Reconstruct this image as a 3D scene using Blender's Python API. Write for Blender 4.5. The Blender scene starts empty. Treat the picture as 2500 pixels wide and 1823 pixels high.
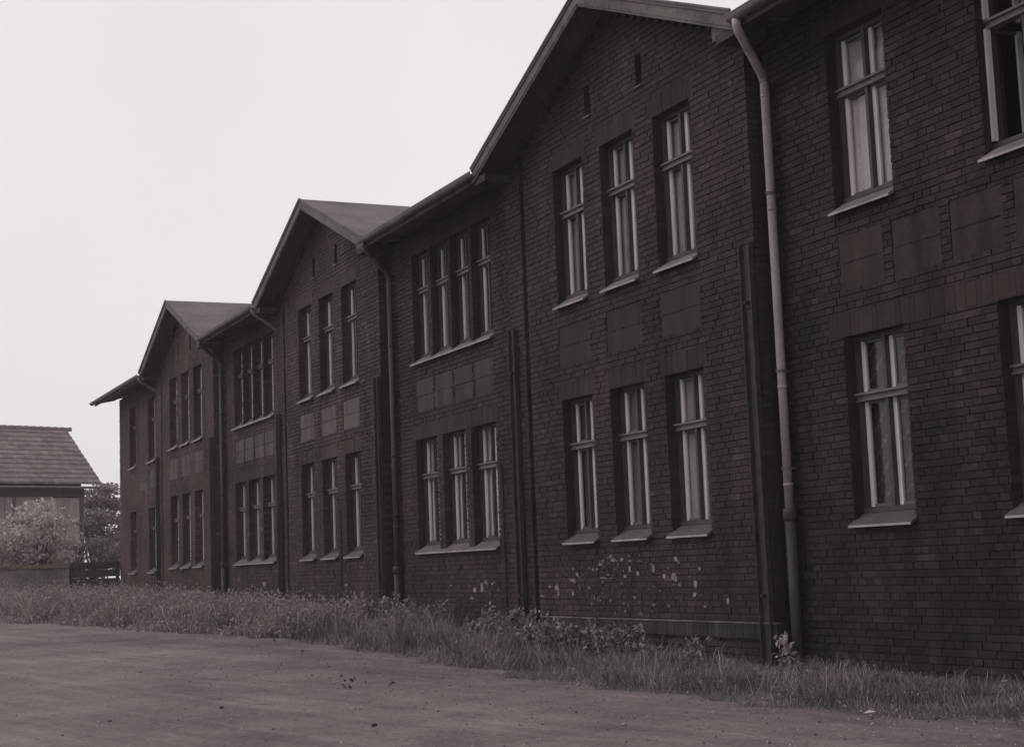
import bpy, math, random
import numpy as np
from mathutils import Matrix, Vector

random.seed(7)
rng = np.random.default_rng(11)
scene = bpy.context.scene
COL = scene.collection

# ------------------------------------------------------------------ camera
CAM = np.array([19.662, -10.073, -0.041])
YAW, PITCH, ROLL = math.radians(25.318), math.radians(7.013), math.radians(-2.201)
FPX = 3799.56
Fv = np.array([-math.cos(YAW) * math.cos(PITCH), math.sin(YAW) * math.cos(PITCH), math.sin(PITCH)])
Rv = np.cross(Fv, [0, 0, 1]); Rv /= np.linalg.norm(Rv); Uv = np.cross(Rv, Fv)
Rc = math.cos(ROLL) * Rv + math.sin(ROLL) * Uv
Uc = -math.sin(ROLL) * Rv + math.cos(ROLL) * Uv
cd = bpy.data.cameras.new('camera')
cam = bpy.data.objects.new('camera', cd); COL.objects.link(cam)
cam.matrix_world = Matrix(((Rc[0], Uc[0], -Fv[0], CAM[0]), (Rc[1], Uc[1], -Fv[1], CAM[1]),
                           (Rc[2], Uc[2], -Fv[2], CAM[2]), (0, 0, 0, 1)))
cd.sensor_fit = 'HORIZONTAL'; cd.sensor_width = 36.0; cd.lens = FPX / 2500 * 36
cd.clip_start = 0.1; cd.clip_end = 3000
scene.camera = cam

def pix(P):
    d = np.asarray(P, float) - CAM
    z = d @ Fv
    return np.stack([1250 + FPX * (d @ Rc) / z, 911.5 - FPX * (d @ Uc) / z], -1)

# ------------------------------------------------------------------ world, sun, exposure
SUN_AZ_VEC = np.array([-0.45, -0.62, 0.64]); SUN_AZ_VEC /= np.linalg.norm(SUN_AZ_VEC)
w = bpy.data.worlds.new('World'); scene.world = w; w.use_nodes = True
nt = w.node_tree; nt.nodes.clear()
out = nt.nodes.new('ShaderNodeOutputWorld'); bg = nt.nodes.new('ShaderNodeBackground')
sky = nt.nodes.new('ShaderNodeTexSky'); sky.sky_type = 'NISHITA'; sky.sun_disc = False
sky.sun_elevation = math.asin(SUN_AZ_VEC[2]); sky.sun_rotation = math.atan2(SUN_AZ_VEC[0], SUN_AZ_VEC[1])
sky.air_density = 1.0; sky.dust_density = 4.0
hs = nt.nodes.new('ShaderNodeHueSaturation'); hs.inputs['Saturation'].default_value = 0.0
mx = nt.nodes.new('ShaderNodeMix'); mx.data_type = 'RGBA'
mx.inputs[0].default_value = 0.90
mx.inputs[7].default_value = (7.6, 7.25, 7.25, 1)
cl = nt.nodes.new('ShaderNodeTexNoise'); cl.inputs['Scale'].default_value = 1.6; cl.inputs['Detail'].default_value = 5
tcw = nt.nodes.new('ShaderNodeTexCoord'); nt.links.new(tcw.outputs['Generated'], cl.inputs['Vector'])
cr = nt.nodes.new('ShaderNodeMapRange'); cr.inputs[1].default_value = .3; cr.inputs[2].default_value = .7; cr.inputs[3].default_value = .93; cr.inputs[4].default_value = 1.06
nt.links.new(cl.outputs['Fac'], cr.inputs[0])
sc_ = nt.nodes.new('ShaderNodeVectorMath'); sc_.operation = 'SCALE'; sc_.inputs[0].default_value = (7.75, 7.4, 7.4); nt.links.new(cr.outputs[0], sc_.inputs['Scale'])
nt.links.new(sc_.outputs[0], mx.inputs[7])
nt.links.new(sky.outputs[0], hs.inputs['Color']); nt.links.new(hs.outputs[0], mx.inputs[6])
nt.links.new(mx.outputs[2], bg.inputs['Color']); bg.inputs['Strength'].default_value = 0.116
nt.links.new(bg.outputs[0], out.inputs['Surface'])
sd = bpy.data.lights.new('sun', 'SUN'); sd.energy = 0.6; sd.angle = math.radians(30); sd.color = (1, .975, .95)
so = bpy.data.objects.new('sun', sd); COL.objects.link(so); so.location = (0, -30, 40)
so.rotation_euler = Vector(SUN_AZ_VEC).to_track_quat('Z', 'Y').to_euler()
vs = scene.view_settings
vs.view_transform = 'Standard'; vs.look = 'None'; vs.exposure = 0.0; vs.gamma = 1.0
vs.use_curve_mapping = False

# ------------------------------------------------------------------ helpers
WARM = (1.085, 0.972, 0.955)
BWARM = (1.27, 0.935, 0.88)      # sooty brick is a browner grey
def grey(v, w=1.0):
    return tuple(v * (1 + (c - 1) * w) for c in WARM) + (1,)

class MB:
    """collects vertices, faces and a tint per vertex"""
    def __init__(s, warm=None): s.v = []; s.f = []; s.t = []; s.warm = warm or WARM
    def add(s, vs, fs, tint=1.0):
        n = len(s.v); s.v += [tuple(q) for q in vs]; s.f += [tuple(i + n for i in f) for f in fs]
        s.t += [tint] * len(vs)
    def box(s, x0, x1, y0, y1, z0, z1, tint=1.0, M=None):
        vs = [(x0, y0, z0), (x1, y0, z0), (x1, y1, z0), (x0, y1, z0), (x0, y0, z1), (x1, y0, z1), (x1, y1, z1), (x0, y1, z1)]
        if M is not None: vs = [M(q) for q in vs]
        s.add(vs, [(0, 3, 2, 1), (4, 5, 6, 7), (0, 1, 5, 4), (1, 2, 6, 5), (2, 3, 7, 6), (3, 0, 4, 7)], tint)
    def prism(s, poly, a, b, axis, tint=1.0):
        """poly: 2D points; extruded from a to b along axis ('x' -> poly is (y,z); 'y' -> (x,z); 'z' -> (x,y))"""
        def P(q, t):
            return {'x': (t, q[0], q[1]), 'y': (q[0], t, q[1]), 'z': (q[0], q[1], t)}[axis]
        n = len(poly)
        vs = [P(q, a) for q in poly] + [P(q, b) for q in poly]
        s.add(vs, [tuple(range(n)), tuple(range(2 * n - 1, n - 1, -1))] + [(i, i + n, (i + 1) % n + n, (i + 1) % n) for i in range(n)], tint)
    def tube(s, pts, r, n=10, tint=1.0, caps=True):
        pts = [Vector(p) for p in pts]
        rs = r if isinstance(r, (list, tuple)) else [r] * len(pts)
        base = len(s.v); ref = Vector((0.31, 0.85, 0.17))
        for i, p in enumerate(pts):
            d = (pts[min(i + 1, len(pts) - 1)] - pts[max(i - 1, 0)]).normalized()
            a = d.cross(ref).normalized(); b = d.cross(a)
            for k in range(n):
                t = 2 * math.pi * k / n
                s.v.append(tuple(p + rs[i] * (math.cos(t) * a + math.sin(t) * b))); s.t.append(tint)
        for i in range(len(pts) - 1):
            for k in range(n):
                s.f.append((base + i * n + k, base + i * n + (k + 1) % n, base + (i + 1) * n + (k + 1) % n, base + (i + 1) * n + k))
        if caps:
            s.f.append(tuple(base + k for k in range(n))[::-1]); s.f.append(tuple(base + (len(pts) - 1) * n + k for k in range(n)))
    def mesh(s, name, mat, smooth=False):
        me = bpy.data.meshes.new(name); me.from_pydata(s.v, [], s.f)
        at = me.attributes.new('tint', 'FLOAT_COLOR', 'POINT')
        t = np.asarray(s.t, dtype=np.float32)
        if t.ndim == 1: t = np.stack([t * s.warm[0], t * s.warm[1], t * s.warm[2]], -1)
        c = np.ones((len(t), 4), np.float32); c[:, :3] = t
        at.data.foreach_set('color', c.ravel())
        me.materials.append(mat)
        if smooth: me.polygons.foreach_set('use_smooth', [True] * len(me.polygons))
        me.update(); return me

def link(name, me, parent=None, loc=None):
    o = bpy.data.objects.new(name, me); COL.objects.link(o)
    if loc is not None: o.location = loc
    if parent is not None: attach(o, parent)
    return o
def world_loc(o):
    return Vector(o['_w']) if '_w' in o else Vector((0, 0, 0))
WLOC = {}
def attach(o, parent):
    """keep world coordinates: parent inverse = minus the parent's position (parents are never rotated or scaled)"""
    o.parent = parent
    o.matrix_parent_inverse = Matrix.Translation(-WLOC.get(parent, Vector((0, 0, 0))))
    WLOC[o] = Vector(o.location)
def build(mb, name, mat, parent=None, smooth=False):
    return link(name, mb.mesh(name, mat, smooth), parent)
def thing(name, loc, label, cat, group=None):
    e = bpy.data.objects.new(name, None); COL.objects.link(e); e.location = loc; e.empty_display_size = 0.3
    WLOC[e] = Vector(loc); tag(e, label, cat, group); return e
def tag(o, label, cat, group=None):
    o['label'] = label; o['category'] = cat
    if group: o['group'] = group
    return o
def structure(o): o['kind'] = 'structure'; return o

# ------------------------------------------------------------------ materials
def nodes(name):
    m = bpy.data.materials.new(name); m.use_nodes = True
    t = m.node_tree; b = t.nodes['Principled BSDF']; return m, t, b
def N(t, kind, **kw):
    n = t.nodes.new(kind)
    for k, v in kw.items(): setattr(n, k, v)
    return n
def noise(t, vec, scale, detail=4, rough=.6):
    n = N(t, 'ShaderNodeTexNoise'); n.inputs['Scale'].default_value = scale; n.inputs['Detail'].default_value = detail
    n.inputs['Roughness'].default_value = rough; t.links.new(vec, n.inputs['Vector']); return n.outputs['Fac']
def ramp(t, fac, a, b, va, vb):
    n = N(t, 'ShaderNodeMapRange'); n.inputs[1].default_value = a; n.inputs[2].default_value = b
    n.inputs[3].default_value = va; n.inputs[4].default_value = vb; t.links.new(fac, n.inputs[0]); return n.outputs[0]
def math_(t, op, a, b):
    n = N(t, 'ShaderNodeMath', operation=op)
    for i, q in enumerate((a, b)):
        if isinstance(q, (int, float)): n.inputs[i].default_value = q
        else: t.links.new(q, n.inputs[i])
    return n.outputs[0]
def vmul(t, col, fac):
    n = N(t, 'ShaderNodeVectorMath', operation='SCALE')
    t.links.new(col, n.inputs[0])
    if isinstance(fac, (int, float)): n.inputs['Scale'].default_value = fac
    else: t.links.new(fac, n.inputs['Scale'])
    return n.outputs[0]
def coords(t, scale=(1, 1, 1), rotz=0):
    g = N(t, 'ShaderNodeNewGeometry'); mr = N(t, 'ShaderNodeMapping'); mr.inputs['Rotation'].default_value = (0, 0, rotz)
    mp = N(t, 'ShaderNodeMapping'); mp.inputs['Scale'].default_value = scale
    t.links.new(g.outputs['Position'], mr.inputs['Vector']); t.links.new(mr.outputs[0], mp.inputs['Vector']); return mp.outputs[0]
def bump(t, b, fac, strength, dist):
    n = N(t, 'ShaderNodeBump'); n.inputs['Strength'].default_value = strength; n.inputs['Distance'].default_value = dist
    t.links.new(fac, n.inputs['Height']); t.links.new(n.outputs[0], b.inputs['Normal'])

def simple(name, v, rough=.8, nscale=6, namt=.35, bumpd=0.0, bscale=40, spec=.3, metal=0.0, tint=False, streak=False, warm=1.0):
    """grey paint / wood / metal: base value times blotchy noise (dirt, wear)"""
    m, t, b = nodes(name)
    vec = coords(t, (1, 1, .18) if streak else (1, 1, 1))
    f = ramp(t, noise(t, vec, nscale, 5), .3, .7, 1 - namt, 1 + namt)
    f2 = ramp(t, noise(t, coords(t), nscale * 7, 3), .3, .7, 1 - namt * .5, 1 + namt * .5)
    f = math_(t, 'MULTIPLY', f, f2)
    if tint:
        a = N(t, 'ShaderNodeAttribute', attribute_name='tint'); c = vmul(t, a.outputs['Color'], math_(t, 'MULTIPLY', f, v))
    else:
        rgb = N(t, 'ShaderNodeRGB'); rgb.outputs[0].default_value = grey(v, warm); c = vmul(t, rgb.outputs[0], f)
    t.links.new(c, b.inputs['Base Color'])
    b.inputs['Roughness'].default_value = rough; b.inputs['Specular IOR Level'].default_value = spec; b.inputs['Metallic'].default_value = metal
    if bumpd: bump(t, b, noise(t, coords(t), bscale, 4), .6, bumpd)
    return m

def brick_material():
    m, t, b = nodes('sooty_brick')
    a = N(t, 'ShaderNodeAttribute', attribute_name='tint')
    big = ramp(t, noise(t, coords(t), .55, 5), .34, .66, .58, 1.45)
    streak = ramp(t, noise(t, coords(t, (1, 1, .10)), 2.6, 5), .34, .68, .66, 1.36)
    fine = ramp(t, noise(t, coords(t), 38, 4), .3, .7, .72, 1.28)
    f = math_(t, 'MULTIPLY', math_(t, 'MULTIPLY', big, streak), fine)
    t.links.new(vmul(t, a.outputs['Color'], f), b.inputs['Base Color'])
    b.inputs['Roughness'].default_value = .85; b.inputs['Specular IOR Level'].default_value = .25
    bump(t, b, noise(t, coords(t), 70, 5), .7, .006)
    return m
M_BRICK = brick_material()
M_MORTAR = simple('dark_mortar', .020, .95, 1.3, .5, .01, 60)
M_PANEL = simple('rendered_panel', 1.0, .9, 3.4, .55, .006, 30, tint=True, streak=True)
M_FRAME = simple('sooty_window_frame', 1.0, .6, 5, .3, tint=True)
M_SASH = simple('pale_sash_paint', 1.0, .5, 7, .16, streak=True, tint=True)
M_SILL = simple('weathered_sheet_sill', 1.0, .7, 4, .3, .003, 30, tint=True)
M_ZINC = simple('zinc_pipe', 1.0, .55, 3, .30, tint=True, spec=.4, streak=True)
M_IRON = simple('cast_iron', .035, .6, 6, .35)
M_STEEL = simple('rusty_steel', .028, .7, 7, .4, .004, 50)
M_FELT = simple('roofing_felt', .125, .92, 1.1, .28, .01, 25)
M_SOFFIT = simple('soffit_boards', .06, .85, 1.4, .35, .004, 20, streak=False)
M_VERGE = simple('verge_board', .11, .85, 3, .4, .004, 30)
M_CURT = simple('curtain_cloth', 1.0, .95, 3.2, .22, tint=True, streak=True)
M_DARKROOM = simple('room_plaster', .05, .9, 2, .2)
M_LICHEN = simple('lichen_coping', 1.0, .95, 5, .3, .01, 30, tint=True)
M_BARNWOOD = simple('barn_planks', 1.0, .85, 3, .22, .006, 25, tint=True, streak=True)
M_TILE = simple('roof_tiles', 1.0, .85, 2.5, .22, .006, 30, tint=True)
M_PATCH = simple('old_plaster', 1.0, .95, 14, .4, .01, 40, tint=True)
M_BARK = simple('bark', .10, .9, 9, .4, .01, 30)
M_STONE = simple('stone', 1.0, .9, 10, .3, .01, 40, tint=True)
M_BOXED = simple('dark_boards', .028, .8, 5, .3)  # dark wood tone, deeper than the soffit boards
M_RENDER = simple('boundary_render', .17, .95, 1.6, .4, .015, 18)
M_FENCE = simple('fence_wood', .05, .9, 3, .4, .006, 30)

def leaf_material(name, rough=.7):
    m, t, b = nodes(name)
    a = N(t, 'ShaderNodeAttribute', attribute_name='tint')
    t.links.new(a.outputs['Color'], b.inputs['Base Color'])
    b.inputs['Roughness'].default_value = rough; b.inputs['Specular IOR Level'].default_value = .25
    tr = N(t, 'ShaderNodeBsdfTranslucent'); t.links.new(a.outputs['Color'], tr.inputs['Color'])
    mix = N(t, 'ShaderNodeMixShader'); mix.inputs[0].default_value = .25
    o = t.nodes['Material Output']
    t.links.new(b.outputs[0], mix.inputs[1]); t.links.new(tr.outputs[0], mix.inputs[2]); t.links.new(mix.outputs[0], o.inputs['Surface'])
    return m
M_LEAF = leaf_material('foliage'); M_GRASS = leaf_material('grass_blades', .8)

def glass_material():
    m = bpy.data.materials.new('window_glass'); m.use_nodes = True; t = m.node_tree; t.nodes.clear()
    o = N(t, 'ShaderNodeOutputMaterial'); tr = N(t, 'ShaderNodeBsdfTransparent'); gl = N(t, 'ShaderNodeBsdfGlossy')
    tr.inputs['Color'].default_value = (.86, .85, .85, 1); gl.inputs['Roughness'].default_value = .03
    fr = N(t, 'ShaderNodeFresnel'); fr.inputs['IOR'].default_value = 1.5; mix = N(t, 'ShaderNodeMixShader')
    ge = N(t, 'ShaderNodeNewGeometry')      # reflect on the outer face only; the inner face of the thin pane lets light out
    t.links.new(math_(t, 'MULTIPLY', fr.outputs[0], math_(t, 'SUBTRACT', 1.0, ge.outputs['Backfacing'])), mix.inputs[0]); t.links.new(tr.outputs[0], mix.inputs[1]); t.links.new(gl.outputs[0], mix.inputs[2])
    bp = N(t, 'ShaderNodeBump'); bp.inputs['Strength'].default_value = .15; bp.inputs['Distance'].default_value = .02
    t.links.new(noise(t, coords(t), 3, 2), bp.inputs['Height']); t.links.new(bp.outputs[0], gl.inputs['Normal'])
    t.links.new(mix.outputs[0], o.inputs['Surface']); return m
M_GLASS = glass_material()

def lace_material():
    m, t, b = nodes('lace_curtain')
    vec = coords(t)
    sep = N(t, 'ShaderNodeSeparateXYZ'); t.links.new(vec, sep.inputs[0])
    s = math_(t, 'ADD', math_(t, 'MULTIPLY', sep.outputs[2], 1.0), math_(t, 'MULTIPLY', sep.outputs[0], -.95))
    wob = math_(t, 'MULTIPLY', math_(t, 'PINGPONG', math_(t, 'ADD', sep.outputs[0], 40.0), .03), 1.2)
    band = math_(t, 'PINGPONG', math_(t, 'ADD', math_(t, 'ADD', s, wob), 40.0), .14)
    f = ramp(t, band, .0, .03, .16, .055)
    f = math_(t, 'MULTIPLY', f, ramp(t, noise(t, vec, 25, 4), .3, .7, .6, 1.4))
    rgb = N(t, 'ShaderNodeRGB'); rgb.outputs[0].default_value = grey(1.0)
    t.links.new(vmul(t, rgb.outputs[0], f), b.inputs['Base Color']); b.inputs['Roughness'].default_value = .95
    return m
M_LACE = lace_material()

def soil_material():
    m, t, b = nodes('soil_under_grass')
    f = ramp(t, noise(t, coords(t), 1.2, 6), .3, .7, .045, .10)
    rgb = N(t, 'ShaderNodeRGB'); rgb.outputs[0].default_value = grey(1.0)
    t.links.new(vmul(t, rgb.outputs[0], f), b.inputs['Base Color']); b.inputs['Roughness'].default_value = .95
    bump(t, b, noise(t, coords(t), 9, 6), .8, .05); return m
def road_material():
    m, t, b = nodes('dirt_road')
    rot = math.radians(-14)
    track = ramp(t, noise(t, coords(t, (.16, 2.2, 1), rot), 1.6, 4), .3, .7, .82, 1.14)
    rut = ramp(t, noise(t, coords(t, (.10, 5.5, 1), rot), 1.1, 3), .35, .65, .92, 1.07)
    blot = ramp(t, noise(t, coords(t), .8, 7, .7), .3, .7, .72, 1.28)
    mud = ramp(t, noise(t, coords(t, (.35, 1, 1), rot), .55, 5, .6), .36, .62, .76, 1.08)
    blot = math_(t, 'MULTIPLY', blot, mud)
    fine = ramp(t, noise(t, coords(t), 16, 8, .8), .25, .75, .55, 1.45)
    grit = ramp(t, noise(t, coords(t), 70, 3, .7), .58, .70, 1.0, .45)
    f = math_(t, 'MULTIPLY', math_(t, 'MULTIPLY', track, rut), math_(t, 'MULTIPLY', blot, math_(t, 'MULTIPLY', fine, grit)))
    rgb = N(t, 'ShaderNodeRGB'); rgb.outputs[0].default_value = (.190, .162, .162, 1)
    t.links.new(vmul(t, rgb.outputs[0], f), b.inputs['Base Color']); b.inputs['Roughness'].default_value = .95
    b.inputs['Specular IOR Level'].default_value = .15
    h = math_(t, 'ADD', noise(t, coords(t), 14, 8, .75), math_(t, 'MULTIPLY', noise(t, coords(t, (.4, 2, 1), rot), 2, 3), .8))
    bump(t, b, h, .8, .014); return m
M_SOIL = soil_material(); M_ROAD = road_material()

# ------------------------------------------------------------------ ground and road
def wob(x, y):
    return .45 * (.030 * np.sin(x * .9 + 1.3 * np.sin(y * .7)) * np.sin(y * 1.1 + .5) + .018 * np.sin(x * 2.3 + y * 1.7) + .05 * np.sin(x * .21 + y * .33))
def gz(x, y):
    x = np.asarray(x, float); y = np.asarray(y, float)
    xc = np.clip(x, -46, 30); yc = np.clip(y, -30, 2)
    return -1.145 - .021 * xc + .02 * yc + wob(x, y) * np.where((x > 60) | (x < -70) | (np.abs(y) > 45), .0, 1.0) * .8
EDGE = [(-120, -40), (-60, -18), (-40, -11.5), (-26, -7.4), (-18, -5.4), (-14, -4.3), (-9.7, -3.5), (-7.3, -2.75), (-4.1, -2.3), (-.4, -2.3), (3.2, -2.42), (5.6, -2.42), (6.9, -2.25), (8.1, -2.18), (9.3, -1.8), (10.1, -1.35), (14, -1.0), (30, -1.0), (120, -1)]
def yedge(x):
    return np.interp(x, [e[0] for e in EDGE], [e[1] for e in EDGE])

def axis(vals):
    return np.concatenate([np.linspace(a, b, n, endpoint=False) for a, b, n in vals] + [[vals[-1][1]]])
gx = axis([(-240, -70, 14), (-70, 30, 220), (30, 240, 14)]); gy = axis([(-240, -45, 14), (-45, -14, 40), (-14, 4, 60), (4, 45, 30), (45, 240, 14)])
X, Y = np.meshgrid(gx, gy, indexing='ij'); Z = gz(X, Y) - .02
nx, ny = X.shape
idx = np.arange(nx * ny).reshape(nx, ny)
fs = np.stack([idx[:-1, :-1], idx[1:, :-1], idx[1:, 1:], idx[:-1, 1:]], -1).reshape(-1, 4)
me = bpy.data.meshes.new('ground'); me.from_pydata(np.stack([X, Y, Z], -1).reshape(-1, 3).tolist(), [], fs.tolist()); me.materials.append(M_SOIL)
me.polygons.foreach_set('use_smooth', [True] * len(me.polygons))
structure(link('ground', me))
rx = axis([(-110, -45, 20), (-45, 20, 260), (20, 110, 20)]); ts = np.concatenate([np.linspace(0, .3, 90, endpoint=False), np.linspace(.3, 1, 30)])
X, T = np.meshgrid(rx, ts, indexing='ij'); E0 = yedge(X) + .10 * np.sin(X * 3.1) + .06 * np.sin(X * 7.7)
Y = E0 + T * (-38 - E0 * .6); Z = gz(X, Y) + .012 - .03 * np.exp(-T * 60)
nx, ny = X.shape; idx = np.arange(nx * ny).reshape(nx, ny)
fs = np.stack([idx[:-1, :-1], idx[:-1, 1:], idx[1:, 1:], idx[1:, :-1]], -1).reshape(-1, 4)
me = bpy.data.meshes.new('dirt_road'); me.from_pydata(np.stack([X, Y, Z], -1).reshape(-1, 3).tolist(), [], fs.tolist()); me.materials.append(M_ROAD)
me.polygons.foreach_set('use_smooth', [True] * len(me.polygons))
structure(link('dirt_road', me))

# ------------------------------------------------------------------ the factory building
PER = 12.336; D = 0.26                 # bay spacing, recess depth
BL, BR, BC = -1.65, 5.00, 1.89         # bay left corner, right corner, gable axis (bay A)
ZB = -1.70                             # foot of the brickwork, under the ground
LOW, UP = 0.217, 3.562                 # sill levels
HW = 2.035                             # opening height
CH = .077                              # brick course
XEND, XNEAR = -33.30, 13.2
factory = thing('factory_building', (-10, 5, -1.0), 'long two-storey building of sooty dark brick with gabled bays and pale window frames', 'building')

SINGLE = []            # candidate bricks for objects of their own
BRK = MB(BWARM)        # every other brick
MORT = MB()            # mortar backing and wall body

def tri(a): return random.random() < a
def brick_tint(zone):
    base, sg = zone
    v = base * math.exp(random.gauss(0, sg))
    if tri(.025): v *= 1.6
    return max(.007, min(.07, v))

def subtract(pieces, r):
    res = []
    for (a, b, za, zb) in pieces:
        if b <= r[0] or a >= r[1] or zb <= r[2] or za >= r[3]: res.append((a, b, za, zb)); continue
        if a < r[0]: res.append((a, r[0], za, zb))
        if b > r[1]: res.append((r[1], b, za, zb))
        m0, m1 = max(a, r[0]), min(b, r[1])
        if za < r[2]: res.append((m0, m1, za, r[2]))
        if zb > r[3]: res.append((m0, m1, r[3], zb))
    return res

def lay_bricks(s0, s1, z0, z1, rects, T, zone, topf=None, depth=.14, single=False, seed=0):
    """English bond between s0..s1, z0..z1, less rects; T maps (s, n, z) -> world, n = inward"""
    k0 = int(math.floor((z0 - ZB) / CH)); k1 = int(math.ceil((z1 - ZB) / CH))
    for k in range(k0, k1):
        za, zb = ZB + k * CH + .0055, ZB + (k + 1) * CH - .0055
        zb = min(zb, z1)
        if zb - za < .02: continue
        stretch = k % 2 == 0
        pitch = .26 if stretch else .13
        off = (.13 if k % 4 == 0 else 0) if stretch else .065
        i0 = int(math.floor((s0 - off) / pitch)); i1 = int(math.ceil((s1 - off) / pitch))
        for i in range(i0, i1):
            a, b = off + i * pitch + .0035, off + (i + 1) * pitch - .0035
            a, b = max(a, s0), min(b, s1)
            if b - a < .006: continue
            if topf is not None and (zb > topf((a + b) / 2) + .02): continue
            full = (b - a) > pitch - .012
            pcs = [(a, b, za, zb)]
            for r in rects: pcs = subtract(pcs, r)
            for (p, q, u, v) in pcs:
                if q - p < .005 or v - u < .006: continue
                n0 = random.gauss(0, .0028); n0 = max(-.006, min(.006, n0))
                tint = brick_tint(zone)
                if single and full and len(pcs) == 1 and pcs[0] == (a, b, za, zb):
                    SINGLE.append((p, q, u, v, n0, tint, stretch, T)); continue
                emit_brick(BRK, p, q, u, v, n0, tint, T, depth)

def emit_brick(mb, p, q, u, v, n0, tint, T, depth=.14):
    j = lambda: random.uniform(-.0026, .0026)
    e = lambda: n0 + random.uniform(-.0016, .0016)
    vs = [(p + j(), e(), u + j()), (q + j(), e(), u + j()), (q + j(), e(), v + j()), (p + j(), e(), v + j()),
          (p, depth, u), (q, depth, u), (q, depth, v), (p, depth, v)]
    mb.add([T(x) for x in vs], [(0, 1, 2, 3), (1, 5, 6, 2), (4, 0, 3, 7), (3, 2, 6, 7), (4, 5, 1, 0)], tint)

def slab(x0, x1, z0, z1, y, holes, topf=None, thick=.30, rec=.019, xbreaks=()):
    """mortar body with openings, as columns"""
    g = .001
    hs = [(h[0] - g, h[1] + g, h[2] - g, h[3] + g) for h in holes]
    xs = sorted(set([x0, x1] + [c for h in hs for c in h[:2] if x0 < c < x1] + [c for c in xbreaks if x0 < c < x1]))
    for a, b in zip(xs[:-1], xs[1:]):
        cuts = sorted((h[2], h[3]) for h in hs if h[0] <= a + 1e-6 and h[1] >= b - 1e-6)
        lo = z0
        for c0, c1 in cuts + [(None, None)]:
            ta, tb = (z1, z1) if c0 is None else (c0, c0)
            if c0 is None and topf is not None: ta, tb = topf(a), topf(b)
            if min(ta, tb) > lo + 1e-4:
                MORT.prism([(a, lo), (b, lo), (b, tb), (a, ta)], y + rec, y + thick, 'y')
            lo = c1 if c1 is not None else lo

T_front = lambda y: (lambda q: (q[0], y + q[1], q[2]))

# ---- opening layouts
def bay_openings(dx):
    up = [(dx + 1.43 * k, dx + 1.43 * k + .912, UP, UP + HW) for k in range(3)]
    lo = [(dx + 1.43 * k, dx + 1.43 * k + .912, LOW, LOW + HW) for k in range(3)]
    return up, lo
def rec_openings(dx):          # recess between two bays: 4 narrow above, 3 below
    up = [(dx - 6.28 + .892 * k, dx - 6.28 + .892 * k + .78, UP + .02, UP + .02 + HW - .02) for k in range(4)]
    lo = [(dx - 6.33 + 1.24 * k, dx - 6.33 + 1.24 * k + .98, LOW, LOW + HW) for k in range(3)]
    return up, lo
R0_X = [6.19, 8.54, 10.89]
r0_up = [(x, x + .98, UP + .02, UP + .02 + HW - .02) for x in R0_X]
r0_lo = [(x, x + .98, LOW, LOW + HW) for x in R0_X]
R3_X = [-31.62, -28.80]
r3_up = [(x, x + .98, UP - .06, UP + HW - .08) for x in R3_X]
r3_lo = [(x, x + .98, LOW - .08, LOW + HW - .12) for x in R3_X]

PANELS = []            # (x0,x1,z0,z1,y,tint)
def panel_cols(cols, y, tint, z0=2.735, z1=3.30):
    zm = (z0 + z1) / 2
    for (a, b) in cols:
        PANELS.append((a, b, z0, zm - .006, y, tint * random.uniform(.88, 1.12)))
        PANELS.append((a, b, zm + .006, z1, y, tint * random.uniform(.88, 1.12)))
LINT = []              # (x0,x1,z0,z1,y)

def section_rects(up, lo, panels, lints, extra=()):
    return list(up) + list(lo) + [p[:4] for p in panels] + [l[:4] for l in lints] + list(extra)

zone_bay = {0: (.022, .12), 1: (.031, .12), 2: (.042, .09)}  # farther bays get paler brick tint, standing in for distance haze
WIN = []               # (kind, x, z, y, n)
for n in range(3):
    dx = -PER * n
    up, lo = bay_openings(dx)
    gr = (dx - 1.12, dx - .99, ZB - .2, 6.2)
    vents = [(dx + 1.07, dx + 1.22, 6.13, 6.53), (dx + 2.51, dx + 2.66, 6.13, 6.53)]
    p0 = len(PANELS)
    panel_cols([(o[0] - .02, o[1] + .02) for o in lo], 0, [.023, .078, .072][n])
    l0 = len(LINT)
    for o in lo: LINT.append((o[0] - .10, o[1] + .10, o[3], o[3] + .25, 0))
    for o in up: LINT.append((o[0] - .10, o[1] + .10, o[3], o[3] + .25, 0))
    c = BC + dx
    topf = lambda x, c=c: 7.50 - .425 * abs(x - c)
    rects = section_rects(up, lo, PANELS[p0:], LINT[l0:], vents + [gr])
    lay_bricks(dx + BL, dx + BR, ZB, 7.6, rects, T_front(0), zone_bay[n], topf)
    slab(dx + BL + .01, dx + BR - .012, ZB, 7.6, 0, up + lo + vents + [gr], topf, xbreaks=(c,))
    MORT.box(gr[0] - .03, gr[1] + .03, .10, .28, ZB, 6.2)          # back of the groove
    for v in vents: MORT.box(v[0] - .03, v[1] + .03, .125, .26, v[2] - .03, v[3] + .03)
    # side returns of the bay
    lay_bricks(.146, D, ZB, 6.1, [], (lambda q, xx=dx + BR: (xx - q[1], q[0], q[2])), (.017, .10), depth=.1)
    lay_bricks(.146, D, ZB, 6.0, [], (lambda q, xx=dx + BL: (xx + q[1], q[0], q[2])), (.017, .10), depth=.1)
    for o in up: WIN.append(('bay', o[0], o[2], 0.0, n))
    for o in lo: WIN.append(('bay', o[0], o[2], 0.0, n))
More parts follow.
